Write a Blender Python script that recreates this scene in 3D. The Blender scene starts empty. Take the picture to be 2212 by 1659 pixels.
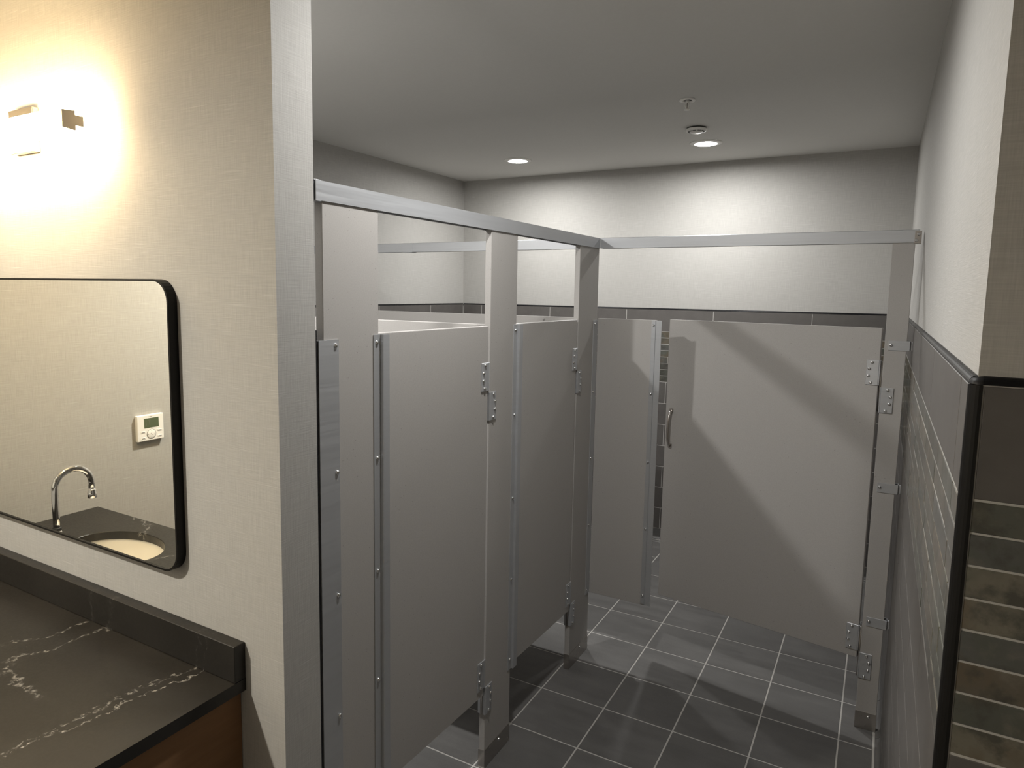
import bpy, bmesh, math, random
from mathutils import Vector, Matrix
random.seed(7)
C = bpy.context.scene.collection
SC = bpy.context.scene
PI = math.pi

# ------------------------------------------------------------------ camera
cam_d = bpy.data.cameras.new('camera')
cam = bpy.data.objects.new('camera', cam_d)
C.objects.link(cam)
_R = ((0.867587, 0.497048, 0.015345), (-0.068468, 0.088832, 0.993691), (-0.492549, 0.863164, -0.111101))
_right, _fwd = Vector(_R[0]), Vector(_R[2])
_up = Vector(_R[1])
_m = Matrix.Identity(4)
for i in range(3):
    _m[i][0] = _right[i]; _m[i][1] = _up[i]; _m[i][2] = -_fwd[i]
    _m[i][3] = (1.21190, -3.13106, 1.82791)[i]
cam.matrix_world = _m
cam_d.sensor_fit = 'HORIZONTAL'
cam_d.sensor_width = 36.0
cam_d.lens = 1463.61 / 2212 * 36.0
cam_d.shift_x = 0.01671
cam_d.shift_y = -0.01646
cam_d.clip_start = 0.02
SC.camera = cam

# ------------------------------------------------------------------ world, lamps, exposure
w = bpy.data.worlds.new('world'); SC.world = w; w.use_nodes = True
w.node_tree.nodes['Background'].inputs[0].default_value = (1, 1, 1, 1)
w.node_tree.nodes['Background'].inputs[1].default_value = 0.0
SC.view_settings.view_transform = 'Standard'
SC.view_settings.look = 'None'
SC.view_settings.exposure = 0.0
SC.view_settings.gamma = 1.0
SC.view_settings.use_curve_mapping = False
try:
    SC.cycles.max_bounces = 14; SC.cycles.diffuse_bounces = 8; SC.cycles.glossy_bounces = 6
    SC.cycles.use_denoising = True
except Exception:
    pass

DOWNLIGHT_POWER = (14.5, 17.0, 13.5, 30.5, 62.0)
DOWNLIGHT_SPREAD = (math.radians(176), math.radians(168))
DOWNLIGHT_COLOR = (1.0, 0.99, 0.97)
WARM_COLOR = (1.0, 0.93, 0.80)      # the lamp over the vanity is a warmer one
SCONCE_STRENGTH = 60.0
SCONCE_COLOR = (1.0, 0.745, 0.41)
CEIL = 2.7375

# ------------------------------------------------------------------ node helpers
def new_mat(name):
    m = bpy.data.materials.new(name); m.use_nodes = True
    nt = m.node_tree
    return m, nt, nt.nodes['Principled BSDF']

def nd(nt, typ, **kw):
    n = nt.nodes.new(typ)
    for k, v in kw.items():
        if k in ('operation', 'blend_type', 'data_type', 'noise_dimensions', 'feature', 'interpolation'):
            setattr(n, k, v)
        else:
            n.inputs[k].default_value = v
    return n

def lk(nt, a, b):
    nt.links.new(a, b)

def math_n(nt, op, a, b=None, c=None, clamp=False):
    n = nt.nodes.new('ShaderNodeMath'); n.operation = op; n.use_clamp = clamp
    for i, v in enumerate((a, b, c)):
        if v is None: continue
        if hasattr(v, 'is_output'): nt.links.new(v, n.inputs[i])
        else: n.inputs[i].default_value = v
    return n.outputs[0]

def mix_n(nt, fac, a, b, blend='MIX'):
    n = nt.nodes.new('ShaderNodeMix'); n.data_type = 'RGBA'; n.blend_type = blend
    for idx, v in ((0, fac), (6, a), (7, b)):
        if hasattr(v, 'is_output'): nt.links.new(v, n.inputs[idx])
        elif idx == 0: n.inputs[0].default_value = v
        else: n.inputs[idx].default_value = (*v, 1.0)
    return n.outputs[2]

def noise(nt, vec, scale, detail=2.0, rough=0.5):
    n = nt.nodes.new('ShaderNodeTexNoise')
    n.inputs['Scale'].default_value = scale; n.inputs['Detail'].default_value = detail
    n.inputs['Roughness'].default_value = rough
    if vec is not None: nt.links.new(vec, n.inputs['Vector'])
    return n.outputs['Fac']

def ramp(nt, fac, stops, interp='LINEAR'):
    n = nt.nodes.new('ShaderNodeValToRGB'); n.color_ramp.interpolation = interp
    cr = n.color_ramp
    while len(cr.elements) > 1: cr.elements.remove(cr.elements[-1])
    cr.elements[0].position = stops[0][0]; cr.elements[0].color = (*stops[0][1], 1)
    for p, c in stops[1:]:
        e = cr.elements.new(p); e.color = (*c, 1)
    nt.links.new(fac, n.inputs[0])
    return n.outputs[0]

def maprange(nt, v, a, b, c=0.0, d=1.0):
    n = nt.nodes.new('ShaderNodeMapRange')
    nt.links.new(v, n.inputs[0])
    for i, x in enumerate((a, b, c, d)): n.inputs[i + 1].default_value = x
    return n.outputs[0]

def bump(nt, bsdf, h, strength=0.2, dist=0.002):
    b = nt.nodes.new('ShaderNodeBump')
    b.inputs['Strength'].default_value = strength; b.inputs['Distance'].default_value = dist
    nt.links.new(h, b.inputs['Height']); nt.links.new(b.outputs[0], bsdf.inputs['Normal'])

def pos(nt):
    return nt.nodes.new('ShaderNodeNewGeometry').outputs['Position']

def scaled(nt, vec, s):
    n = nt.nodes.new('ShaderNodeVectorMath'); n.operation = 'MULTIPLY'
    nt.links.new(vec, n.inputs[0]); n.inputs[1].default_value = s
    return n.outputs[0]

def plain(name, col, rough=0.5, metal=0.0, spec=0.5, speck=None):
    m, nt, b = new_mat(name)
    b.inputs['Base Color'].default_value = (*col, 1); b.inputs['Roughness'].default_value = rough
    b.inputs['Metallic'].default_value = metal; b.inputs['Specular IOR Level'].default_value = spec
    p = pos(nt)
    f = noise(nt, p, 35, 2)
    r = maprange(nt, f, 0.3, 0.7, rough * 0.9, min(1, rough * 1.1))
    lk(nt, r, b.inputs['Roughness'])
    return m

# ------------------------------------------------------------------ materials
def mat_linen():
    m, nt, b = new_mat('linen_wallpaper')
    p = pos(nt)
    sx = nt.nodes.new('ShaderNodeSeparateXYZ'); lk(nt, p, sx.inputs[0])
    u = math_n(nt, 'ADD', sx.outputs[0], sx.outputs[1])
    cb = nt.nodes.new('ShaderNodeCombineXYZ'); lk(nt, u, cb.inputs[0]); lk(nt, sx.outputs[2], cb.inputs[1])
    v = cb.outputs[0]
    h1 = noise(nt, scaled(nt, v, (14, 420, 1)), 1.0, 2, 0.6)      # weft threads, horizontal
    h2 = noise(nt, scaled(nt, v, (420, 14, 1)), 1.0, 2, 0.6)      # warp threads, vertical
    slub = noise(nt, scaled(nt, v, (9, 260, 1)), 1.0, 1, 0.5)
    slubv = noise(nt, scaled(nt, v, (230, 7, 1)), 1.0, 1, 0.5)
    big = noise(nt, scaled(nt, v, (5, 5, 1)), 1.0, 3, 0.5)
    weave = math_n(nt, 'ADD', h1, h2)
    t = maprange(nt, weave, 0.75, 1.3)
    c = mix_n(nt, t, (0.368, 0.358, 0.339), (0.448, 0.438, 0.416))
    s = maprange(nt, slub, 0.66, 0.78, 0, 0.5)
    c = mix_n(nt, s, c, (0.56, 0.55, 0.53))
    s2 = maprange(nt, slubv, 0.67, 0.80, 0, 0.3)
    c = mix_n(nt, s2, c, (0.31, 0.295, 0.27))
    c = mix_n(nt, maprange(nt, big, 0.3, 0.7, 0.0, 0.25), c, (0.385, 0.372, 0.347))
    lk(nt, c, b.inputs['Base Color'])
    b.inputs['Roughness'].default_value = 0.75
    b.inputs['Specular IOR Level'].default_value = 0.25
    bump(nt, b, weave, 0.25, 0.001)
    return m

def mat_ceiling():
    m, nt, b = new_mat('ceiling_paint')
    p = pos(nt); f = noise(nt, p, 90, 3)
    c = mix_n(nt, f, (0.66, 0.652, 0.627), (0.70, 0.692, 0.667))
    lk(nt, c, b.inputs['Base Color']); b.inputs['Roughness'].default_value = 0.85
    bump(nt, b, f, 0.08, 0.001)
    return m

def tile_coords(nt):
    oi = nt.nodes.new('ShaderNodeObjectInfo')
    rnd = oi.outputs['Random']
    off = nt.nodes.new('ShaderNodeVectorMath'); off.operation = 'MULTIPLY_ADD'
    cb = nt.nodes.new('ShaderNodeCombineXYZ')
    lk(nt, rnd, cb.inputs[0]); lk(nt, math_n(nt, 'MULTIPLY', rnd, 7.3), cb.inputs[1]); lk(nt, math_n(nt, 'MULTIPLY', rnd, 3.7), cb.inputs[2])
    lk(nt, cb.outputs[0], off.inputs[0]); off.inputs[1].default_value = (31, 31, 31)
    lk(nt, pos(nt), off.inputs[2])
    return off.outputs[0], rnd

def mat_floor_tile():
    m, nt, b = new_mat('charcoal_porcelain_floor')
    v, rnd = tile_coords(nt)
    streak = noise(nt, scaled(nt, v, (2.5, 16, 4)), 1.0, 5, 0.6)
    cloud = noise(nt, v, 5, 4, 0.6)
    grain = noise(nt, v, 500, 2, 0.7)
    t = math_n(nt, 'ADD', math_n(nt, 'MULTIPLY', streak, 0.6), math_n(nt, 'MULTIPLY', cloud, 0.4))
    c = mix_n(nt, maprange(nt, t, 0.35, 0.65), (0.082, 0.079, 0.076), (0.135, 0.131, 0.126))
    c = mix_n(nt, math_n(nt, 'MULTIPLY', rnd, 0.3), c, (0.075, 0.073, 0.071))
    c = mix_n(nt, maprange(nt, grain, 0.3, 0.7, 0, 0.25), c, (0.19, 0.185, 0.178))
    lk(nt, c, b.inputs['Base Color'])
    lk(nt, maprange(nt, streak, 0.3, 0.7, 0.5, 0.66), b.inputs['Roughness'])
    b.inputs['Specular IOR Level'].default_value = 0.4
    bump(nt, b, grain, 0.12, 0.0006)
    return m

def mat_wall_tile():
    m, nt, b = new_mat('taupe_wall_tile')
    v, rnd = tile_coords(nt)
    f = noise(nt, v, 12, 4, 0.6); g = noise(nt, v, 400, 2)
    c = mix_n(nt, maprange(nt, f, 0.3, 0.7), (0.090, 0.083, 0.078), (0.115, 0.107, 0.100))
    c = mix_n(nt, math_n(nt, 'MULTIPLY', rnd, 0.3), c, (0.078, 0.071, 0.067))
    lk(nt, c, b.inputs['Base Color'])
    b.inputs['Roughness'].default_value = 0.42
    bump(nt, b, g, 0.05, 0.0005)
    return m

def mat_slate():
    m, nt, b = new_mat('variegated_slate_mosaic')
    v, rnd = tile_coords(nt)
    base = ramp(nt, rnd, [(0.0, (0.082, 0.085, 0.070)), (0.16, (0.104, 0.096, 0.078)), (0.32, (0.112, 0.094, 0.070)),
                          (0.46, (0.080, 0.083, 0.070)), (0.60, (0.150, 0.138, 0.108)), (0.70, (0.088, 0.089, 0.083)),
                          (0.84, (0.104, 0.090, 0.068)), (0.93, (0.074, 0.071, 0.063))], 'CONSTANT')
    f = noise(nt, v, 15, 6, 0.62); f2 = noise(nt, scaled(nt, v, (1, 1, 1)), 45, 5, 0.7)
    hue = noise(nt, v, 7, 4, 0.6)
    base = mix_n(nt, maprange(nt, hue, 0.52, 0.62, 0, 0.6), base, (0.108, 0.082, 0.052))
    base = mix_n(nt, maprange(nt, hue, 0.46, 0.36, 0, 0.6), base, (0.066, 0.076, 0.058))
    c = mix_n(nt, maprange(nt, f, 0.50, 0.62, 0, 0.8), base, (0.046, 0.045, 0.037))
    c = mix_n(nt, maprange(nt, f, 0.44, 0.30, 0, 0.5), c, (0.165, 0.153, 0.125))
    c = mix_n(nt, maprange(nt, f2, 0.62, 0.8, 0, 0.18), c, (0.20, 0.19, 0.165))
    lk(nt, c, b.inputs['Base Color'])
    lk(nt, maprange(nt, f, 0.3, 0.7, 0.12, 0.26), b.inputs['Roughness'])
    b.inputs['Specular IOR Level'].default_value = 0.7
    bump(nt, b, f2, 0.06, 0.0008)
    b.inputs['Coat Weight'].default_value = 0.35; b.inputs['Coat Roughness'].default_value = 0.18
    return m

def mat_grout(name, col):
    m, nt, b = new_mat(name)
    f = noise(nt, pos(nt), 300, 2)
    lk(nt, mix_n(nt, f, tuple(x * 0.9 for x in col), tuple(min(1, x * 1.08) for x in col)), b.inputs['Base Color'])
    b.inputs['Roughness'].default_value = 0.9
    return m

def mat_partition():
    m, nt, b = new_mat('grey_speckled_partition_plastic')
    p = pos(nt)
    g = noise(nt, p, 260, 2, 0.6)
    c = mix_n(nt, maprange(nt, g, 0.3, 0.7), (0.372, 0.356, 0.339), (0.406, 0.389, 0.371))
    vo = nt.nodes.new('ShaderNodeTexVoronoi'); vo.inputs['Scale'].default_value = 56; lk(nt, p, vo.inputs['Vector'])
    d = maprange(nt, vo.outputs['Distance'], 0.055, 0.085, 1, 0)
    sep = nt.nodes.new('ShaderNodeSeparateColor'); lk(nt, vo.outputs['Color'], sep.inputs[0])
    dark = math_n(nt, 'MULTIPLY', d, math_n(nt, 'GREATER_THAN', sep.outputs[0], 0.58))
    lite = math_n(nt, 'MULTIPLY', d, math_n(nt, 'LESS_THAN', sep.outputs[0], 0.12))
    c = mix_n(nt, math_n(nt, 'MULTIPLY', dark, 0.55), c, (0.10, 0.09, 0.08))
    c = mix_n(nt, math_n(nt, 'MULTIPLY', lite, 0.4), c, (0.55, 0.54, 0.51))
    lk(nt, c, b.inputs['Base Color'])
    b.inputs['Roughness'].default_value = 0.46
    b.inputs['Specular IOR Level'].default_value = 0.4
    bump(nt, b, g, 0.06, 0.0006)
    return m

def mat_aluminium():
    m, nt, b = new_mat('satin_anodised_aluminium')
    p = pos(nt)
    f = noise(nt, scaled(nt, p, (3, 3, 160)), 1.0, 2)
    lk(nt, mix_n(nt, f, (0.46, 0.47, 0.487), (0.54, 0.551, 0.568)), b.inputs['Base Color'])
    b.inputs['Metallic'].default_value = 0.58
    lk(nt, maprange(nt, f, 0.3, 0.7, 0.36, 0.5), b.inputs['Roughness'])
    return m

def mat_counter():
    m, nt, b = new_mat('black_veined_quartz')
    p = pos(nt)
    sx = nt.nodes.new('ShaderNodeSeparateXYZ'); lk(nt, p, sx.inputs[0])
    X, Y, Z = sx.outputs
    n1 = noise(nt, p, 7, 6, 0.65); n2 = noise(nt, p, 26, 4, 0.6); n3 = noise(nt, p, 110, 3, 0.7)
    cl = noise(nt, p, 4, 3)
    base = mix_n(nt, maprange(nt, cl, 0.3, 0.7), (0.013, 0.0115, 0.010), (0.021, 0.019, 0.0165))
    base = mix_n(nt, maprange(nt, n3, 0.62, 0.8, 0, 0.25), base, (0.07, 0.066, 0.06))
    wob = math_n(nt, 'ADD', math_n(nt, 'MULTIPLY', math_n(nt, 'SUBTRACT', n1, 0.5), 0.16), math_n(nt, 'MULTIPLY', math_n(nt, 'SUBTRACT', n2, 0.5), 0.05))
    brk = noise(nt, p, 85, 5, 0.7)
    tot = None
    # wandering veins: (point, direction, length along, width, strength)
    for (px, py, dx, dy, half, wd, st) in ((-0.295, -2.27, 0.22, 0.975, 0.34, 0.006, 0.9), (-0.325, -2.27, 0.16, 0.98, 0.34, 0.007, 0.6),
                                       (-0.69, -2.16, 0.25, 0.97, 0.16, 0.012, 0.5), (-0.60, -2.33, 0.95, -0.25, 0.12, 0.012, 0.5),
                                       (-0.78, -2.14, 0.3, 0.95, 0.14, 0.010, 0.5), (-1.35, -2.58, 0.9, 0.4, 0.3, 0.006, 0.7), (-1.0, -2.50, 0.5, -0.86, 0.3, 0.006, 0.6)):
        ax = math_n(nt, 'SUBTRACT', X, px); ay = math_n(nt, 'SUBTRACT', Y, py)
        along = math_n(nt, 'ADD', math_n(nt, 'MULTIPLY', ax, dx), math_n(nt, 'MULTIPLY', ay, dy))
        perp = math_n(nt, 'SUBTRACT', math_n(nt, 'MULTIPLY', ax, dy), math_n(nt, 'MULTIPLY', ay, dx))
        dist = math_n(nt, 'ABSOLUTE', math_n(nt, 'ADD', perp, wob))
        a = maprange(nt, dist, wd * 0.05, wd * .75, st, 0)
        e = maprange(nt, math_n(nt, 'ABSOLUTE', along), half * 0.8, half, 1, 0)
        k = math_n(nt, 'MULTIPLY', a, e)
        tot = k if tot is None else math_n(nt, 'MAXIMUM', tot, k)
    tot = math_n(nt, 'MULTIPLY', tot, maprange(nt, brk, 0.46, 0.60, 0.0, 1.0))
    tot = math_n(nt, 'MULTIPLY', tot, maprange(nt, Z, .838, .842, 1.0, 0.18))
    c = mix_n(nt, tot, base, (0.34, 0.325, 0.30))
    lk(nt, c, b.inputs['Base Color'])
    lk(nt, maprange(nt, n3, 0.3, 0.7, 0.30, 0.42), b.inputs['Roughness'])
    b.inputs['Specular IOR Level'].default_value = 0.36
    bump(nt, b, n3, 0.05, 0.0006)
    return m

def mat_wood():
    m, nt, b = new_mat('brown_wood_laminate')
    p = pos(nt)
    f = noise(nt, scaled(nt, p, (60, 4, 60)), 1.0, 4, 0.6)
    lk(nt, mix_n(nt, f, (0.19, 0.100, 0.048), (0.26, 0.145, 0.072)), b.inputs['Base Color'])
    b.inputs['Roughness'].default_value = 0.6; b.inputs['Specular IOR Level'].default_value = 0.25
    return m

def mat_emit(name, col, s):
    m, nt, b = new_mat(name)
    b.inputs['Base Color'].default_value = (0.9, 0.9, 0.9, 1)
    b.inputs['Emission Color'].default_value = (*col, 1)
    b.inputs['Emission Strength'].default_value = s
    return m

LINEN = mat_linen(); CEILM = mat_ceiling(); FLOORT = mat_floor_tile(); WTILE = mat_wall_tile(); SLATE = mat_slate()
GROUT_F = mat_grout('floor_grout', (0.43, 0.415, 0.39)); GROUT_W = mat_grout('wall_grout', (0.44, 0.425, 0.40))
PART = mat_partition(); ALU = mat_aluminium(); QUARTZ = mat_counter(); WOOD = mat_wood()
BLACK = plain('black_anodised_trim', (0.008, 0.008, 0.009), 0.30, 0.0, 0.18)
FRAMEB = plain('matte_black_metal', (0.006, 0.0055, 0.005), 0.45, 0.0, 0.2)
STEEL = plain('brushed_stainless_steel', (0.50, 0.47, 0.44), 0.30, 1.0)
SCREWM = plain('polished_screw_steel', (0.72, 0.72, 0.72), 0.18, 1.0)
CHROME = plain('chrome', (0.86, 0.86, 0.88), 0.05, 1.0)
GLASSM = plain('silvered_mirror', (0.88, 0.89, 0.86), 0.0, 1.0)
RUBBER = plain('black_rubber', (0.01, 0.01, 0.01), 0.5)
PORC = plain('glazed_white_china', (0.78, 0.74, 0.66), 0.08)
WHITEP = plain('white_plastic', (0.82, 0.81, 0.78), 0.4)
LCD = plain('green_grey_display', (0.10, 0.125, 0.075), 0.25)
INK = plain('grey_print', (0.16, 0.15, 0.14), 0.6)
NICKEL = plain('brushed_nickel', (0.55, 0.50, 0.43), 0.32, 1.0)
DARKP = plain('dark_gap', (0.03, 0.03, 0.03), 0.7)
CONCR = plain('floor_screed', (0.2, 0.19, 0.18), 0.9)
LENS = mat_emit('downlight_lens', DOWNLIGHT_COLOR, 170.0)
GLOW = mat_emit('sconce_diffuser', SCONCE_COLOR, SCONCE_STRENGTH)

# ------------------------------------------------------------------ mesh helpers
def box(bm, x0, x1, y0, y1, z0, z1, bev=0.0, seg=1):
    r = bmesh.ops.create_cube(bm, size=1.0)
    vs = r['verts']
    for v in vs:
        v.co = Vector((x0 + (v.co.x + .5) * (x1 - x0), y0 + (v.co.y + .5) * (y1 - y0), z0 + (v.co.z + .5) * (z1 - z0)))
    if bev > 0:
        es = list({e for v in vs for e in v.link_edges})
        bmesh.ops.bevel(bm, geom=es, offset=bev, segments=seg, profile=0.5, affect='EDGES')

def prism(bm, pts, axis, a, b):
    """extrude a closed 2-D outline along an axis: 'z' pts=(x,y); 'y' pts=(x,z); 'x' pts=(y,z)"""
    def P(p, t):
        return {'z': (p[0], p[1], t), 'y': (p[0], t, p[1]), 'x': (t, p[0], p[1])}[axis]
    lo = [bm.verts.new(P(p, a)) for p in pts]; hi = [bm.verts.new(P(p, b)) for p in pts]
    n = len(pts)
    fs = [bm.faces.new(lo), bm.faces.new(hi)]
    for i in range(n):
        fs.append(bm.faces.new((lo[i], lo[(i + 1) % n], hi[(i + 1) % n], hi[i])))
    bmesh.ops.recalc_face_normals(bm, faces=fs)

def tube(bm, pts, r, seg=16, cap=True):
    pts = [Vector(p) for p in pts]
    rs = r if isinstance(r, (list, tuple)) else [r] * len(pts)
    rings = []
    t0 = (pts[1] - pts[0]).normalized()
    ref = Vector((0, 0, 1)) if abs(t0.z) < 0.9 else Vector((1, 0, 0))
    nrm = t0.cross(ref).normalized()
    for i, p in enumerate(pts):
        t = (pts[min(i + 1, len(pts) - 1)] - pts[max(i - 1, 0)]).normalized()
        nrm = (nrm - t * nrm.dot(t)).normalized()
        bi = t.cross(nrm)
        rings.append([bm.verts.new(p + (nrm * math.cos(2 * PI * k / seg) + bi * math.sin(2 * PI * k / seg)) * rs[i]) for k in range(seg)])
    fs = []
    for a, b in zip(rings, rings[1:]):
        for k in range(seg):
            fs.append(bm.faces.new((a[k], a[(k + 1) % seg], b[(k + 1) % seg], b[k])))
    if cap:
        fs.append(bm.faces.new(rings[0])); fs.append(bm.faces.new(rings[-1]))
    bmesh.ops.recalc_face_normals(bm, faces=fs)
    for f in fs[:-2] if cap else fs: f.smooth = True

def lathe(bm, prof, seg=32, cx=0, cy=0, smooth=True):
    """profile of (radius, z); closed when the ends have radius 0"""
    rings = []
    for r, z in prof:
        if r < 1e-6: rings.append([bm.verts.new((cx, cy, z))])
        else: rings.append([bm.verts.new((cx + r * math.cos(2 * PI * k / seg), cy + r * math.sin(2 * PI * k / seg), z)) for k in range(seg)])
    fs = []
    for a, b in zip(rings, rings[1:]):
        for k in range(seg):
            q = []
            for v in (a[k % len(a)], a[(k + 1) % len(a)], b[(k + 1) % len(b)], b[k % len(b)]):
                if v not in q: q.append(v)
            if len(q) > 2: fs.append(bm.faces.new(q))
    bmesh.ops.recalc_face_normals(bm, faces=fs)
    if smooth:
        for f in fs: f.smooth = True

def mesh_of(name, bm, mat):
    me = bpy.data.meshes.new(name); bm.to_mesh(me); bm.free()
    if mat: me.materials.append(mat)
    return me

def obj(name, bm, mat, parent=None, loc=None, label=None):
    me = bm if isinstance(bm, bpy.types.Mesh) else mesh_of(name, bm, mat)
    o = bpy.data.objects.new(name, me); C.objects.link(o)
    if parent is not None: o.parent = parent
    if loc is not None: o.location = loc
    if label: o['label'] = label
    return o

def BM(): return bmesh.new()

def bx(name, mat, parent, x0, x1, y0, y1, z0, z1, bev=0.0, label=None, seg=1):
    bm = BM(); box(bm, x0, x1, y0, y1, z0, z1, bev, seg)
    return obj(name, bm, mat, parent, None, label)

def thing(name, label, cat, loc=(0, 0, 0), rz=0.0, group=None):
    o = bpy.data.objects.new(name, None); C.objects.link(o)
    o.empty_display_size = 0.05
    o.location = loc; o.rotation_euler = (0, 0, rz)
    o['label'] = label; o['category'] = cat
    if group: o['group'] = group
    return o

def struct(name, bm, mat):
    o = obj(name, bm, mat); o['kind'] = 'structure'
    return o

def sbox(name, mat, *d):
    bm = BM(); box(bm, *d)
    return struct(name, bm, mat)

def dome_screw_mesh():
    bm = BM()
    r = 0.0062
    # axis along -Y : dome standing proud of a plate that faces -Y, with a driver recess
    prof = [(r, 0.0), (r, 0.0014), (r * .92, 0.0030), (r * .68, 0.0046), (r * .40, 0.0054), (r * .26, 0.0055), (r * .18, 0.0040), (0, 0.0038)]
    lathe(bm, prof, 12)
    bmesh.ops.rotate(bm, verts=bm.verts, cent=(0, 0, 0), matrix=Matrix.Rotation(PI / 2, 3, 'X'))
    return mesh_of('screw', bm, SCREWM)
SCREW = dome_screw_mesh()
def screw(parent, x, y, z, rz=0.0):
    o = obj('screw', SCREW, None, parent, (x, y, z))
    o.rotation_euler = (0, 0, rz)
    return o

# ------------------------------------------------------------------ dimensions
YB, XL, XR = 1.762, -1.898, 1.319        # tile faces: back, alcove left, right
YW0, YW1 = -2.024, -1.902                # vanity wall
YR = -2.030                              # tiled return wall
XV = -1.800                              # washroom left wall
TD = 0.009                               # tiles stand proud of the paper by this
ZT = 1.714
REAR, FARX = -4.6, 3.2

# ------------------------------------------------------------------ shell
ceil = sbox('ceiling', CEILM, XL - .15, FARX + .15, REAR - .15, YB + .17, CEIL, CEIL + .12)
floor = sbox('floor', GROUT_F, XL - .15, FARX + .15, REAR - .15, YB + .17, -0.12, -0.0015)
wall_back = sbox('wall_back', LINEN, XL - .15, XR + .15, YB + TD, YB + TD + .14, -0.0015, CEIL)
wall_left = sbox('wall_left', LINEN, XL - TD - .14, XL - TD, YW1, YB + TD, -0.0015, CEIL)
wall_right = sbox('wall_right', LINEN, XR + TD, XR + TD + .16, YR + TD, YB + TD, -0.0015, CEIL)
wall_fr = sbox('wall_front_right', LINEN, XR + TD + .16, FARX, YR + TD, YR + TD + .14, -0.0015, CEIL)
wall_van = sbox('wall_front_left', LINEN, XV - .11, 0.0, YW0, YW1, -0.0015, CEIL)
wall_lv = sbox('wall_washroom_left', LINEN, XV - .12, XV, REAR, YW0, -0.0015, CEIL)
wall_rear = sbox('wall_rear', LINEN, XV - .12, FARX, REAR - .12, REAR, -0.0015, CEIL)
wall_fx = sbox('wall_washroom_right', LINEN, FARX, FARX + .12, REAR, YR + TD + .14, -0.0015, CEIL)

# ------------------------------------------------------------------ tiles
_tc = {}
def tile_mesh(name, w, h, t, n, mat, bev=0.0012):
    """a tile w x h whose face looks along n ('-y','+x','-x','+z'), back at 0, face at t, softened rim"""
    key = (name, round(w, 3), round(h, 3), t, n)
    if key in _tc: return _tc[key]
    bm = BM()
    def P(u, v, d):
        return {'-y': (u, -d, v), '+x': (d, u, v), '-x': (-d, u, v), '+z': (u, v, d)}[n]
    hw, hh = w / 2, h / 2
    a = [bm.verts.new(P(u, v, 0)) for u, v in ((-hw, -hh), (hw, -hh), (hw, hh), (-hw, hh))]
    b = [bm.verts.new(P(u, v, t - bev)) for u, v in ((-hw, -hh), (hw, -hh), (hw, hh), (-hw, hh))]
    c = [bm.verts.new(P(u, v, t)) for u, v in ((-hw + bev, -hh + bev), (hw - bev, -hh + bev), (hw - bev, hh - bev), (-hw + bev, hh - bev))]
    fs = [bm.faces.new(c)]
    for p, q in ((a, b), (b, c)):
        for i in range(4): fs.append(bm.faces.new((p[i], p[(i + 1) % 4], q[(i + 1) % 4], q[i])))
    fs.append(bm.faces.new(a))
    bmesh.ops.recalc_face_normals(bm, faces=fs)
    me = mesh_of(name, bm, mat); _tc[key] = me
    return me

rt = random.Random(11)
def put_tile(parent, name, mat, n, plane, u0, u1, z0, z1, t, gap, jit=0.0):
    me = tile_mesh(name, (u1 - u0) - gap, (z1 - z0) - gap, t, n, mat)
    uc, zc = (u0 + u1) / 2, (z0 + z1) / 2
    d = rt.uniform(-jit, jit)
    loc = {'-y': (uc, plane - d, zc), '+x': (plane + d, uc, zc), '-x': (plane - d, uc, zc)}[n]
    return obj(name, me, None, parent, loc)

def spans(lo, hi, start, pitch):
    k = math.floor((lo - start) / pitch)
    e = []
    x = start + k * pitch
    while x < hi - 1e-6:
        a, b = max(lo, x), min(hi, x + pitch)
        if b - a > 0.012: e.append((a, b))
        x += pitch
    return e

def tile_wall(parent, n, face, lo, hi, start, seed, slate_pitch=0.304, cove=True, shift=1.0):
    """plain course, eight slate courses, seven plain courses, coved base course"""
    r = random.Random(seed)
    sgn = {'-y': 1, '+x': -1, '-x': 1}[n]
    back = face + sgn * 0.0055                     # grout bed plane
    bm = BM()
    b0, b1 = sorted((back - sgn * .0044, back + sgn * .001))
    if n == '-y': box(bm, lo, hi, b0, b1, 0.0, ZT)
    else: box(bm, b0, b1, lo, hi, 0.0, ZT)
    obj('grout_bed', bm, GROUT_W, parent)
    th, gap = 0.0055, 0.0035
    for a, b in spans(lo, hi, start, 0.631): put_tile(parent, 'wall_tile', WTILE, n, back, a, b, 1.556, ZT, th, gap)
    z = 1.556
    for i in range(8):
        for a, b in spans(lo, hi, start + (r.choice((0.0, .1, .2, .15, .25, .05)) + i * 0.101) * shift + (0 if shift == 1.0 else r.uniform(-.05, .05)), slate_pitch):
            put_tile(parent, 'slate_tile', SLATE, n, back, a, b, z - 0.04612, z, th, 0.003, 0.0006)
        z -= 0.04612
    for i in range(7):
        for a, b in spans(lo, hi, start + (0.3155 if i % 2 == 0 else 0), 0.631):
            put_tile(parent, 'wall_tile', WTILE, n, back, a, b, z - 0.158, z, th, gap)
        z -= 0.158
    # coved base: a tile with a curved toe
    if cove:
        for a, b in spans(lo, hi, start, 0.3046):
            bm = BM()
            g = 0.0018
            pr = [(0.0, z - 0.002), (0.0055, z - 0.002)]
            for k in range(7):
                q = k / 6 * PI / 2
                pr.append((0.0055 + 0.018 * (1 - math.cos(q)), 0.0205 - 0.018 * math.sin(q)))
            pr += [(0.024, 0.0006), (0.0, 0.0006)]
            if n == '-y': prism(bm, [(back - d, zz) for d, zz in pr], 'x', a + g, b - g)
            else:
                prism(bm, [(back - sgn * d, zz) for d, zz in pr], 'y', a + g, b - g)
            obj('cove_tile', bm, FLOORT, parent)

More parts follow.
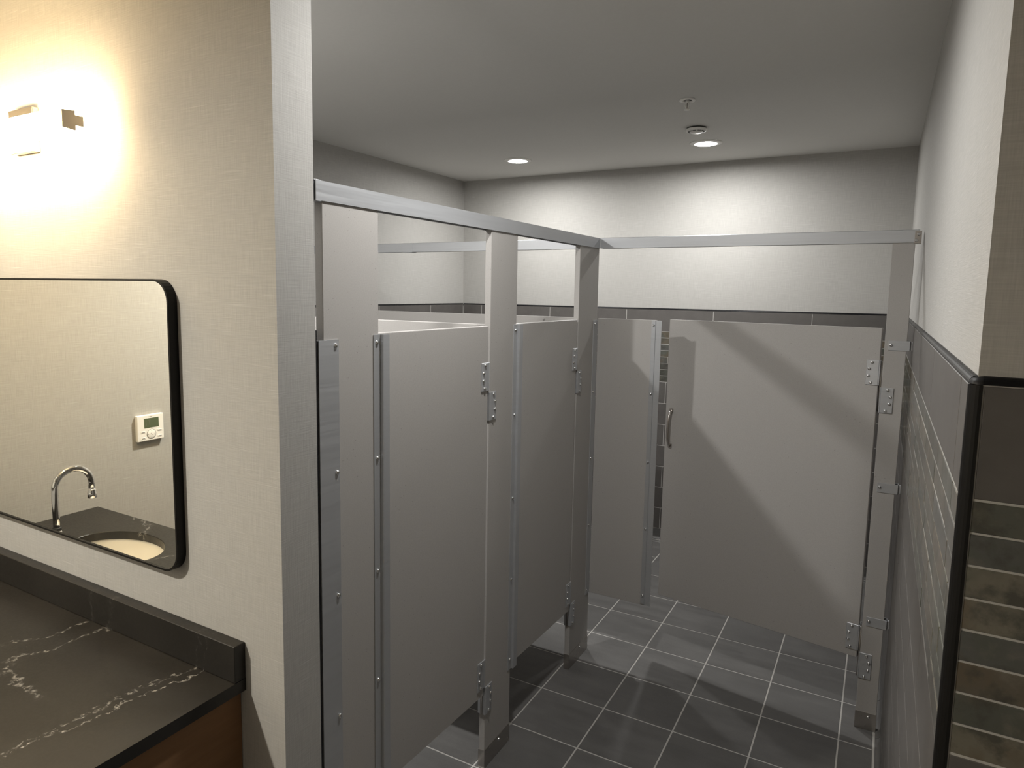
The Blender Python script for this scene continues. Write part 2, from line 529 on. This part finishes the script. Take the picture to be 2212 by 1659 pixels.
tile_wall(wall_back, '-y', YB, XL + .006, XR - .006, 0.176, 3)
tile_wall(wall_right, '-x', XR, YR + .0145, YB - .006, -0.655, 5)
tile_wall(wall_left, '+x', XL, YW1 + .012, YB - .006, 1.284, 9)
tile_wall(wall_fr, '-y', YR, XR + .0145, FARX, XR + .012 + .23, 21, shift=0.0)

def qround(bm, axis, a, b, cx, cz, r, sx, sz):
    """quarter-round bar: corner at (cx,cz), bulging towards sx,sz"""
    pts = [(cx, cz)]
    for k in range(7):
        q = k / 6 * PI / 2
        pts.append((cx + sx * r * math.cos(q), cz + sz * r * math.sin(q)))
    prism(bm, pts, axis, a, b)

# black edge trims
TR = 0.0115
def trim(nm, bm, label=None): 
    o = struct(nm, bm, BLACK); return o
bm = BM(); qround(bm, 'x', XL, XR, YB + TR - .0008, ZT, TR, -1, 1); trim('trim_1', bm)
bm = BM(); qround(bm, 'y', YR + .0145, YB, XR + TR - .0008, ZT, TR, -1, 1); trim('trim_2', bm)
bm = BM(); qround(bm, 'y', YW1 + .012, YB, XL - TR + .0008, ZT, TR, 1, 1); trim('trim_3', bm)
bm = BM(); qround(bm, 'x', XR + .0145, FARX, YR + TR - .0008, ZT, TR, -1, 1); trim('trim_4', bm)
bm = BM(); qround(bm, 'z', 0, ZT - .001, XR + .0145, YR + .0145, .0155, -1, -1); t5 = struct('trim_5', bm, FRAMEB)
bm = BM()   # domed corner cap where the three trims meet
bmesh.ops.create_uvsphere(bm, u_segments=16, v_segments=10, radius=.0155)
for v in bm.verts: v.co += Vector((XR + .0145, YR + .0145, ZT)); v.co.z = ZT + (v.co.z - ZT) * .74
geom = [v for v in bm.verts if v.co.z < ZT - 1e-4 or v.co.x > XR + .0148 or v.co.y > YR + .0148]
bmesh.ops.delete(bm, geom=geom, context='VERTS')
for f in bm.faces: f.smooth = True
obj('corner_cap', bm, FRAMEB, t5)
# tile edge at the end of the partition wall behind the pilaster
bm = BM(); box(bm, XV, -.012, YW1, YW1 + .0095, 0, ZT); obj('tile_backing', bm, WTILE, wall_van)
bm = BM(); qround(bm, 'z', 0, ZT + .011, -.0115, YW1, .0115, 1, 1); trim('trim_6', bm)

# ------------------------------------------------------------------ floor tiles
FT = 0.3046
fx0, fy0 = 0.2554, 0.175
def floor_cells(xa, xb, ya, yb):
    for (a, b) in spans(xa, xb, fx0, FT):
        for (c, d) in spans(ya, yb, fy0, FT):
            yield a, b, c, d
def floor_tile(a, b, c, d):
    me = tile_mesh('floor_tile', b - a - .0064, d - c - .0064, 0.0055, '+z', FLOORT)
    obj('floor_tile', me, None, floor, ((a + b) / 2, (c + d) / 2, -0.0055))
for a, b, c, d in floor_cells(XL + .024, XR - .024, YW1 + .02, YB - .024): floor_tile(a, b, c, d)
ymin = fy0 - FT * 10
for a, b, c, d in floor_cells(0.0 - 0.0, XR - .024, ymin, YW1 + .02): floor_tile(a, b, c, d)
# the rest of the washroom floor, behind and beside the camera
bm = BM()
def flat(a, b, c, d):
    g = .0029
    box(bm, a + g, b - g, c + g, d - g, -0.0055, 0)
for a, b, c, d in floor_cells(XV + .01, FARX - .01, REAR + .01, YW0 - .01):
    if not (a > -0.001 and b < XR - .02 and c >= ymin - 1e-4): flat(a, b, c, d)
o = obj('floor_tiling', bm, FLOORT, floor); o['kind'] = 'stuff'

# ------------------------------------------------------------------ toilet partitions
Z0, Z1, ZR0, ZR1 = 0.308, 1.705, 2.042, 2.090
FACE, TH = 0.004, 0.025            # local: front face at Y=0.004, looking towards -Y
QL = PI / 2                        # rows whose front looks along +X

def hinge_leaf(parent, xa, xb, z0, z1, wrap_right, y0=0.0):
    """U-shaped leaf around a panel edge with four screws"""
    t = .0042
    bm = BM()
    box(bm, xa, xb, y0 - t, y0, z0, z1, .0014)
    box(bm, xa, xb, y0 + TH, y0 + TH + t, z0, z1, .0009)
    xe = xb if wrap_right else xa - t
    box(bm, xe, xe + t, y0 - t, y0 + TH + t, z0, z1, .0009)
    lf = obj('hinge_leaf', bm, ALU, parent)
    fr = (.45, .24, .20, .40) if wrap_right else (.52, .76, .72, .44)
    for f, g in zip(fr, (.09, .35, .63, .90)):
        screw(lf, xa + f * (xb - xa), y0 - t, z1 - g * (z1 - z0))
    return lf

def pivot_pin(parent, x, y, z0, z1):
    bm = BM(); tube(bm, [(x, y, z0), (x, y, z1)], .0052, 12)
    obj('pivot_pin', bm, STEEL, parent)

STOPZ = (1.682, 1.355, 1.024, .692, .355)
def zee_stop(parent, X1, fl=.024):
    """door stop: flange on the pilaster, riser outwards, lip that overlaps the door"""
    a = X1 - fl
    y0 = FACE
    pr = [(a, y0), (a, y0 - .003), (X1 + .003, y0 - .003), (X1 + .003, y0 - .012), (X1 + .0045, y0 - .0128), (X1 + .006, y0 - .0108), (X1 + .0075, y0 - .012), (X1 + .033, y0 - .012), (X1 + .033, y0 - .009),
          (X1 + .0062, y0 - .009), (X1 + .0062, y0)]
    bm = BM(); prism(bm, pr, 'z', Z0 + .004, Z1 - .001)
    st = obj('door_stop', bm, ALU, parent)
    for z in STOPZ: screw(st, X1 - fl / 2 + .001, y0 - .003, z)
    return st

def shoe(parent, X0, X1):
    """folded stainless foot round the bottom of a pilaster"""
    bm = BM(); t = .0016; h = .075
    o, i = (X0 - t, X1 + t), (FACE - t, FACE + TH + t)
    for d in ((o[0], o[1], i[0], FACE - .0002), (o[0], o[1], FACE + TH + .0002, i[1]), (o[0], X0 - .0002, FACE - .0002, FACE + TH + .0002), (X1 + .0002, o[1], FACE - .0002, FACE + TH + .0002)):
        box(bm, d[0], d[1], d[2], d[3], .0008, h)
    s = obj('shoe', bm, STEEL, parent, None, 'dull stainless steel shoe')
    screw(s, (X0 + X1) / 2 + .01, FACE - t, h * .78)
    return s

def pilaster(label, loc, rz, X0, X1):
    t = thing('partition_pilaster', label, 'pilaster', loc, rz, 'pilasters of the toilet stalls')
    bx('panel', PART, t, X0, X1, FACE, FACE + TH, .0015, ZR0 + .008, .0015)
    shoe(t, X0, X1)
    return t

# pilaster against the end of the vanity wall
pa = pilaster('wide grey floor-to-rail pilaster nearest the camera, beside the papered wall end', (0, -1.763, 0), QL, -.108, .107)
zee_stop(pa, .107)
pr = [(-.120, FACE), (-.120, FACE - .003), (-.056, FACE - .003), (-.056, FACE)]
bm = BM(); prism(bm, [(-.1275, FACE - .003), (-.056, FACE - .003), (-.056, FACE), (-.1245, FACE), (-.1245, FACE + .04), (-.1275, FACE + .04)], 'z', Z0 - .01, Z1 - .006)
wb = obj('wall_bracket', bm, ALU, pa, None, 'full-height aluminium angle with a row of screws')
for z in (1.684, 1.351, 1.015, .672, .34): screw(wb, -.067, FACE - .003, z)
# middle pilaster between the two narrow doors
pb = pilaster('narrow grey pilaster standing between the two narrow stall doors', (0, -.938, 0), QL, -.099, .099)
zee_stop(pb, .099)
# corner pilaster
pc = pilaster('grey corner pilaster under the mitred bend of the overhead rail', (0, -.117, 0), QL, -.114, .1203)
bm = BM(); prism(bm, [(.070, FACE), (.070, FACE - .003), (.1203, FACE - .003), (.1203, FACE)], 'z', Z0 + .0, Z1 - .008)
an = obj('angle_bracket', bm, ALU, pc)
for z in (1.679, 1.346, 1.013, .671, .33): screw(an, .083, FACE - .003, z)
# end pilaster by the tiled wall
pd = pilaster('slim grey pilaster close to the tiled right wall, held by three small brackets', (1.2615, 0, 0), 0, -.0385, .0385)
for z in (1.617, 1.034, .457):
    bm = BM(); t = .0028
    box(bm, -.0255, .0505, FACE - t, FACE, z, z + .040, .0008)
    box(bm, .0477, .0505, FACE - t, FACE + TH + t, z, z + .040, .0008)
    box(bm, -.0255, .0505, FACE + TH, FACE + TH + t, z, z + .040, .0008)
    box(bm, .0505, .0585, FACE + .004, FACE + TH - .004, z + .004, z + .036)
    sb = obj('stirrup_bracket', bm, ALU, pd)
    screw(sb, -.016, FACE - t, z + .022)

HZ = ((1.473, 1.575, 1.362, 1.466), (.340, .452, .223, .336))
for p, x0 in ((pb, -.099), (pc, -.114), (pd, -.0385)):
    for dz0, dz1, pz0, pz1 in HZ:
        hinge_leaf(p, x0, x0 + .045, pz0, pz1, False, FACE)

def door(label, loc, rz, w, ajar):
    """origin at hinge edge, local X runs from -w (free edge) to 0, front face at Y=0"""
    t = thing('stall_door', label, 'stall door', loc, rz - ajar, 'doors of the toilet stalls')
    bx('door_panel', PART, t, -w, 0, 0, TH, Z0, Z1, .0016)
    for dz0, dz1, pz0, pz1 in HZ:
        lf = hinge_leaf(t, -.046, -.0002, dz0, dz1, True, 0.0)
        pivot_pin(t, .006, .0125, pz0 + .002, dz1 - .004)
    return t
d1 = door('narrow grey stall door nearest the camera, between the wide pilaster and the narrow one', (-FACE, -1.0490, 0), QL, .598, math.radians(2.4))
d2 = door('narrow grey stall door beside the corner pilaster', (-FACE, -.2430, 0), QL, .590, math.radians(1.7))
d3 = door('wide grey stall door left ajar, with a pull handle on its free edge', (1.2110, FACE, 0), 0, .913, math.radians(9.7))
# slide latches on the inner faces
for d, wd in ((d1, .598), (d2, .590), (d3, .913)):
    bx('latch', STEEL, d, -wd + .012, -wd + .085, TH, TH + .016, 1.02, 1.075, .003)
# pull handle
bm = BM()
hx = -.913 + .030
pts = []
for k in range(17):
    s = k / 16
    z = 1.085 + .175 * (1 - s)
    y = -.030 * (1 - (2 * s - 1) ** 4) - .004
    pts.append((hx, y, z))
tube(bm, pts, .0068, 12)
for z in (1.085, 1.26): box(bm, hx - .009, hx + .009, -.006, .0, z - .011, z + .011, .002)
obj('handle', bm, STEEL, d3, None, 'bowed satin steel pull handle')

# fixed front panel of the wide stall
fp = thing('fixed_panel', 'grey fixed panel between the corner pilaster and the wide ajar door', 'partition panel', (0, 0, 0))
bx('panel', PART, fp, -.0005, .289, FACE, FACE + TH, Z0 - .003, Z1, .0015)
st = zee_stop(fp, .286, .0175)
# dividers
dv = thing('divider_panel', 'grey divider panel seen over the nearer narrow door', 'partition panel', (-.95, -.938, 0), 0, 'divider panels between the stalls')
bx('panel', PART, dv, XL + .012 + .95, -.032 + .95, -.0125, .0125, Z0, Z1, .0015)
for z in (1.45, .55):
    bx('divider_bracket', ALU, dv, .885, .917, -.0165, -.0125, z, z + .04, .0008)
dv2 = thing('divider_panel', 'grey divider panel below the spliced rail, seen over the farther narrow door', 'partition panel', (-.95, FACE + .0125, 0), 0, 'divider panels between the stalls')
bx('panel', PART, dv2, XL + .012 + .95, -.033 + .95, -.0125, .0125, Z0, Z1, .0015)
for z in (1.45, .55):
    bx('divider_bracket', ALU, dv2, .885, .917, -.0165, -.0125, z, z + .04, .0008)
sc_ = screw(dv2, .655, -.0125, 1.69)

# overhead rails: inverted channels with a ridge on top
def rail(name, label, loc, rz, length, m0=0.0, m1=0.0):
    t = thing(name, label, 'head rail', loc, rz, 'overhead rails of the toilet stalls')
    W_, tk, ridge = .036, .003, .0035
    outer = [(0, ZR0), (0, ZR1), (W_ / 2, ZR1 + ridge), (W_, ZR1), (W_, ZR0), (W_ - tk, ZR0), (W_ - tk, ZR1 - tk), (W_ / 2, ZR1 + ridge - tk), (tk, ZR1 - tk), (tk, ZR0)]
    bm = BM()
    prism(bm, outer, 'x', 0, length)
    # mitres: shear the ends by depth
    for v in bm.verts:
        if abs(v.co.x) < 1e-6: v.co.x += m0 * v.co.y
        else: v.co.x += m1 * v.co.y
    obj('channel', bm, ALU, t)
    return t
r1 = rail('head_rail', 'aluminium head rail running from the wall end over the two narrow doors', (0, -1.897, 0), QL, 1.897, 0, 0)
r2 = rail('head_rail', 'aluminium head rail crossing above the wide ajar door to the right wall', (.0005, 0, 0), 0, 1.312, 0, 0)
r3 = rail('head_rail', 'far aluminium head rail with a splice, seen through the gap over the nearer narrow door', (-1.885, 0, 0), 0, 1.848, 0, 0)
bx('splice_sleeve', ALU, r3, .700, .762, -.002, .038, ZR0 - .003, ZR1 + .0005, .0008)
# corner elbow and wall sockets
bm = BM(); box(bm, 1.2955, 1.3185, -.003, .039, ZR0 - .004, ZR1 - .004, .001)
so = obj('rail_socket', bm, STEEL, r2)
screw(so, 1.309, -.003, ZR0 + .031); screw(so, 1.302, -.003, ZR0 + .008)
bm = BM(); box(bm, 0.0, .02, -.002, .039, ZR0 - .003, ZR1 + .001, .001); obj('rail_socket', bm, ALU, r1)

# ------------------------------------------------------------------ vanity
CZ0, CZ1 = .806, .838
CX0, CX1, CY0, CY1 = XV + .001, -.137, -2.652, YW0 - .0005
SX, SY, SA, SB = -1.27, -2.415, .215, .142
ct = thing('vanity_counter', 'black stone vanity countertop with white veins and a short backsplash', 'countertop', ((CX0 + CX1) / 2, (CY0 + CY1) / 2, CZ0))
ctl = Vector(ct.location)
bm = BM()
N_ = 72
angs = sorted(set([2 * PI * k / N_ for k in range(N_)] + [math.atan2(y - SY, x - SX) % (2 * PI) for x in (CX0, CX1) for y in (CY0, CY1)]))
def rim(a):
    c, s = math.cos(a), math.sin(a)
    t = min([((CX1 if c > 0 else CX0) - SX) / c if abs(c) > 1e-9 else 1e9, ((CY1 if s > 0 else CY0) - SY) / s if abs(s) > 1e-9 else 1e9])
    return SX + c * t, SY + s * t
def ell(a, k=1.0):
    c, s = math.cos(a), math.sin(a)
    t = 1 / math.sqrt((c / SA) ** 2 + (s / SB) ** 2)
    return SX + c * t * k, SY + s * t * k
lay = {}
e = .002
for nm, fn, z in (('ot', rim, CZ1), ('ob', rim, CZ0), ('it', lambda a: ell(a, 1.012), CZ1), ('im', ell, CZ1 - e), ('ib', ell, CZ0)):
    lay[nm] = [bm.verts.new((*fn(a), z)) for a in angs]
n = len(angs)
fs = []
for A, B in (('ot', 'it'), ('it', 'im'), ('im', 'ib'), ('ib', 'ob'), ('ob', 'ot')):
    for k in range(n):
        q = (k + 1) % n
        fs.append(bm.faces.new((lay[A][k], lay[A][q], lay[B][q], lay[B][k])))
bmesh.ops.recalc_face_normals(bm, faces=fs)
for v in bm.verts: v.co -= ctl
obj('slab', bm, QUARTZ, ct)
bm = BM(); box(bm, CX0 + .0, CX1, -2.058, CY1, CZ1 + .0004, .935, .0015)
for v in bm.verts: v.co -= ctl
obj('backsplash', bm, QUARTZ, ct)

sk = thing('undermount_sink', 'white oval undermount sink seen in the mirror', 'sink', (SX, SY, CZ0 - .14))
bm = BM()
rings = []
prof = [(1.03, -.001), (1.03, -.006), (1.01, -.012), (.95, -.06), (.82, -.105), (.55, -.133), (.2, -.14), (.09, -.141)]
inner = [[bm.verts.new((SA * k * math.cos(2 * PI * j / 48), SB * k * math.sin(2 * PI * j / 48), .14 + z)) for j in range(48)] for k, z in prof]
out_ = [(.12, -.15), (.6, -.142), (.88, -.11), (1.02, -.06), (1.12, -.012), (1.12, -.001)]
outer = [[bm.verts.new((SA * k * math.cos(2 * PI * j / 48), SB * k * math.sin(2 * PI * j / 48), .14 + z)) for j in range(48)] for k, z in out_]
seq = inner + outer
fs = []
for A, B in zip(seq, seq[1:] + seq[:1]):
    for j in range(48):
        fs.append(bm.faces.new((A[j], A[(j + 1) % 48], B[(j + 1) % 48], B[j])))
bmesh.ops.recalc_face_normals(bm, faces=fs)
for f in fs: f.smooth = True
obj('bowl', bm, PORC, sk)
bm = BM(); lathe(bm, [(0, -.006), (.020, -.006), (.022, -.002), (.020, .001), (.012, .0015), (0, .0005)], 20)
obj('drain', bm, CHROME, sk)

# faucet
FX, FY = -1.400, -2.274
fc = thing('gooseneck_faucet', 'chrome gooseneck faucet behind the sink, seen in the mirror', 'faucet', (FX, FY, CZ1 + .0004))
bm = BM(); lathe(bm, [(0, 0), (.029, 0), (.029, .006), (.024, .014), (.021, .030), (.020, .060), (.017, .074), (.0142, .082), (0, .082)], 28)
obj('body', bm, CHROME, fc)
bm = BM(); lathe(bm, [(0, .082), (.0152, .082), (.0152, .093), (0, .093)], 24); obj('swivel_ring', bm, RUBBER, fc)
bm = BM()
pts = [(0, 0, .093), (0, 0, .13), (0, 0, .18), (0, 0, .22)]
ra = .0675
for k in range(1, 25):
    q = PI * k / 24
    pts.append((0, -ra + ra * math.cos(q), .234 + ra * math.sin(q)))
pts.append((0, -2 * ra, .208))
tube(bm, pts, .0122, 18)
obj('spout', bm, CHROME, fc)
bm = BM(); lathe(bm, [(0, .208), (.0135, .208), (.0155, .198), (.0155, .194), (.0170, .192), (.0165, .173), (.012, .172), (0, .176)], 22, 0, -2 * ra)
obj('aerator', bm, CHROME, fc)

# cabinet
vc = thing('vanity_cabinet', 'brown wooden vanity cabinet under the black countertop', 'cabinet', (-.97, -2.33, 0))
def cb_(name, mat, x0, x1, y0, y1, z0, z1, bev=.001):
    return bx(name, mat, vc, x0 + .97, x1 + .97, y0 + 2.33, y1 + 2.33, z0, z1, bev)
cb_('end_panel', WOOD, -.178, -.157, -2.632, YW0 - .001, .0, CZ0 - .0005)
cb_('end_panel', WOOD, XV + .002, XV + .022, -2.632, YW0 - .001, .0, CZ0 - .0005)
cb_('kick_board', WOOD, XV + .024, -.180, -2.575, -2.557, .0, .10)
cb_('bottom_panel', WOOD, XV + .024, -.180, -2.612, YW0 - .02, .102, .120)
cw = (-.180 - XV - .024) / 4
for k in range(4):
    x0 = XV + .024 + k * cw
    dr = cb_('cabinet_door', WOOD, x0 + .0015, x0 + cw - .0015, -2.632, -2.613, .105, CZ0 - .012)
    hx_ = x0 + (cw - .04 if k % 2 == 0 else .04) + .97
    bm = BM(); tube(bm, [(hx_, -2.633 + 2.33, .62), (hx_, -2.655 + 2.33, .62), (hx_, -2.655 + 2.33, .74), (hx_, -2.633 + 2.33, .74)], .005, 10)
    obj('pull', bm, FRAMEB, dr)

# ------------------------------------------------------------------ mirror
MX0, MX1, MZ0, MZ1 = -1.64, -.3585, 1.069, 1.846
def rrect(x0, x1, z0, z1, r, k=8):
    pts = []
    for cx, cz, a0 in ((x1 - r, z1 - r, 0), (x0 + r, z1 - r, PI / 2), (x0 + r, z0 + r, PI), (x1 - r, z0 + r, 1.5 * PI)):
        for i in range(k + 1):
            a = a0 + PI / 2 * i / k
            pts.append((cx + r * math.cos(a), cz + r * math.sin(a)))
    return pts
mr = thing('wall_mirror', 'wide mirror with rounded corners in a thin black frame above the counter', 'mirror', ((MX0 + MX1) / 2, YW0, MZ0))
ml = Vector(mr.location)
bm = BM()
yf, yb = -2.0505, YW0 - .0005
fw = .0055
o_ = rrect(MX0, MX1, MZ0, MZ1, .058); i_ = rrect(MX0 + fw, MX1 - fw, MZ0 + fw, MZ1 - fw, .058 - fw)
ring = [[bm.verts.new((x, y, z)) for x, z in q] for q, y in ((o_, yb), (o_, yf), (i_, yf), (i_, yb))]
n = len(o_)
fs = []
for A, B in zip(ring, ring[1:] + ring[:1]):
    for k in range(n): fs.append(bm.faces.new((A[k], A[(k + 1) % n], B[(k + 1) % n], B[k])))
bmesh.ops.recalc_face_normals(bm, faces=fs)
for v in bm.verts: v.co -= ml
obj('frame', bm, FRAMEB, mr)
bm = BM(); prism(bm, rrect(MX0 + fw - .0002, MX1 - fw + .0002, MZ0 + fw - .0002, MZ1 - fw + .0002, .0525), 'y', -2.047, -2.042)
for v in bm.verts: v.co -= ml
obj('glass', bm, GLASSM, mr)

# ------------------------------------------------------------------ sconce
BX0, BX1, BZ = -1.43, -.622, 2.247
scn = thing('bar_sconce', 'glowing horizontal bar light with metal ends above the mirror', 'wall light', (-1.026, YW0, BZ))
sl = Vector(scn.location)
def sobj(name, bm, mat, par=None, label=None):
    for v in bm.verts: v.co -= sl
    return obj(name, bm, mat, par or scn, None, label)
bm = BM(); box(bm, -1.092, -.9595, -2.043, YW0 - .0005, 2.212, 2.338, .0025, 2); sobj('back_plate', bm, NICKEL)
bm = BM(); box(bm, -1.06, -.99, -2.0905, -2.0435, 2.238, 2.262, .002); sobj('arm', bm, NICKEL)
bm = BM()
prism(bm, [(y - 2.117, z + BZ) for y, z in rrect(-.027, .026, -.030, .030, .011, 5)], 'x', BX0, BX1)
sobj('diffuser', bm, GLOW)
for s, xe in ((1, BX1), (-1, BX0)):
    bm = BM()
    xa, xb = (xe + .0003, xe + .004) if s > 0 else (xe - .004, xe - .0003)
    pts = [(-2.1435, BZ + .021), (-2.1435, BZ - .023), (-2.111, BZ - .026), (-2.111, BZ - .013), (-2.091, BZ - .013), (-2.091, BZ + .013), (-2.111, BZ + .013), (-2.111, BZ + .024)]
    prism(bm, pts, 'x', xa, xb)
    sobj('end_cap', bm, NICKEL)

# ------------------------------------------------------------------ thermostat on the washroom left wall (seen in the mirror)
ym = -2.047
TY0, TY1 = 2 * ym + 1.252, 2 * ym + 1.118          # real y of its two sides
th = thing('thermostat', 'white wall controller with a grey display, seen in the mirror', 'thermostat', (XV, (TY0 + TY1) / 2, 1.159))
hw = abs(TY1 - TY0) / 2
bm = BM(); box(bm, .0005, .0195, -hw, hw, -.062, .062, .003, 2); obj('body', bm, WHITEP, th)
# local +y is to the left in the mirror picture's right... display sits above centre
scr = bx('display', LCD, th, .0195, .0202, -.041, .033, .000 + .0, .046, 0)
def seg(y0, y1, z0, z1): return bx('display_segment', INK, th, .0202, .0206, y0, y1, z0, z1)
for y0, y1, z0, z1 in ((-.0315, -.0300, .012, .037), (-.0345, -.0315, .012, .0135), (-.0195, -.0095, .0365, .038), (-.0155, -.0140, .014, .031)):
    seg(-y1 - .008, -y0 - .008, z0, z1)
bm = BM(); lathe(bm, [(.0235, 0), (.0235, .0008), (.0222, .0008), (.0222, 0)], 28)
bmesh.ops.rotate(bm, verts=bm.verts, cent=(0, 0, 0), matrix=Matrix.Rotation(PI / 2, 3, 'Y'))
for v in bm.verts: v.co += Vector((.0195, -.002, -.031))
obj('button_ring', bm, INK, th)
bm = BM(); lathe(bm, [(0, 0), (.0215, 0), (.0215, .0012), (.020, .0018), (0, .0018)], 28)
bmesh.ops.rotate(bm, verts=bm.verts, cent=(0, 0, 0), matrix=Matrix.Rotation(PI / 2, 3, 'Y'))
for v in bm.verts: v.co += Vector((.0195, -.002, -.031))
pad = obj('button_pad', bm, WHITEP, th)
for dy, dz in ((.017, 0), (-.017, 0), (0, .017), (0, -.017), (0.003, .003), (-.002, -.003)):
    bx('mark', INK, pad, .0213, .0217, -.002 + dy - .0018, -.002 + dy + .0018, -.031 + dz - .0012, -.031 + dz + .0012)
for y, z in ((.040, -.018), (.040, -.047), (-.045, -.018), (-.045, -.046)):
    b_ = bx('button', WHITEP, th, .0195, .0208, y - .011, y + .011, z - .0045, z + .0045, .0006)
    bx('mark', INK, b_, .0208, .0211, y - .008, y + .008, z - .002, z + .0005)
bx('mark', INK, th, .0195, .0198, -.008, .014, .0515, .0535)

# ------------------------------------------------------------------ ceiling fixtures
LIGHTS = ((-1.07, 1.145, 'round recessed ceiling light above the far stall corner, left of the lit pair'),
          (.212, 1.145, 'round recessed ceiling light beside the smoke detector'),
          (.42, -1.50, 'recessed ceiling light over the aisle, just above the picture'),
          (-1.01, -1.50, 'recessed ceiling light over the nearer narrow stall, above the picture'),
          (-1.00, -3.55, 'recessed ceiling light in front of the vanity, above the picture'))
for (lx, ly, lab), watts in zip(LIGHTS, DOWNLIGHT_POWER):
    t = thing('recessed_downlight', lab, 'ceiling light', (lx, ly, CEIL), 0, 'recessed ceiling lights')
    bm = BM(); lathe(bm, [(.094, -.0004), (.095, -.003), (.090, -.0065), (.070, -.0095), (.064, -.0085), (.064, -.0004)], 40)
    obj('trim_ring', bm, WHITEP, t)
    bm = BM(); lathe(bm, [(0, -.0075), (.050, -.0075), (.0638, -.0062), (.0638, -.0005), (0, -.0005)], 36)
    obj('lens', bm, LENS, t)
    ld = bpy.data.lights.new('downlight_lamp', 'AREA'); ld.shape = 'DISK'; ld.size = .115
    ld.energy = watts; ld.color = WARM_COLOR if ly < -3 else DOWNLIGHT_COLOR; ld.spread = DOWNLIGHT_SPREAD[0 if ly > 0 else 1]
    lo = bpy.data.objects.new('downlight_lamp', ld); C.objects.link(lo); lo.parent = t; lo.location = (0, 0, -.011)

sd = thing('smoke_detector', 'small round white smoke detector on the ceiling', 'smoke detector', (.250, .746, CEIL))
bm = BM(); lathe(bm, [(0, -.0005), (.052, -.0005), (.052, -.006), (.049, -.007), (0, -.007)], 36); obj('base', bm, DARKP, sd)
bm = BM(); lathe(bm, [(0, -.0075), (.056, -.0075), (.0575, -.012), (.054, -.020), (.034, -.022), (.032, -.027), (0, -.029)], 36); obj('cover', bm, WHITEP, sd)
bm = BM()
for k in range(10):
    a0, a1 = 2 * PI * k / 10 + .08, 2 * PI * (k + 1) / 10 - .08
    prism(bm, [(.0355 * math.cos(a0), .0355 * math.sin(a0)), (.046 * math.cos(a0), .046 * math.sin(a0)), (.046 * math.cos(a1), .046 * math.sin(a1)), (.0355 * math.cos(a1), .0355 * math.sin(a1))], 'z', -.0222, -.0205)
obj('vent_slot', bm, DARKP, sd)
sp = thing('fire_sprinkler', 'pendant fire sprinkler with a round white plate on the ceiling', 'sprinkler', (.341, .186, CEIL))
bm = BM(); lathe(bm, [(.022, -.0004), (.038, -.0004), (.038, -.003), (.034, -.006), (.024, -.005), (.022, -.0015)], 32); obj('escutcheon', bm, WHITEP, sp)
bm = BM(); lathe(bm, [(0, -.0004), (.0216, -.0004), (.0216, -.0012), (0, -.0012)], 24); obj('cup', bm, DARKP, sp)
bm = BM()
lathe(bm, [(0, -.0012), (.009, -.0012), (.009, -.012), (.006, -.015), (0, -.015)], 16)
for s in (1, -1): tube(bm, [(s * .007, 0, -.013), (s * .010, 0, -.025), (s * .004, 0, -.040), (0, 0, -.044)], .0022, 8)
obj('frame', bm, WHITEP, sp)
bm = BM(); tube(bm, [(0, 0, -.015), (0, 0, -.040)], .003, 10); obj('glass_bulb', bm, STEEL, sp)
bm = BM(); lathe(bm, [(0, -.043), (.013, -.044), (.013, -.0455), (0, -.047)], 20); obj('deflector', bm, WHITEP, sp)
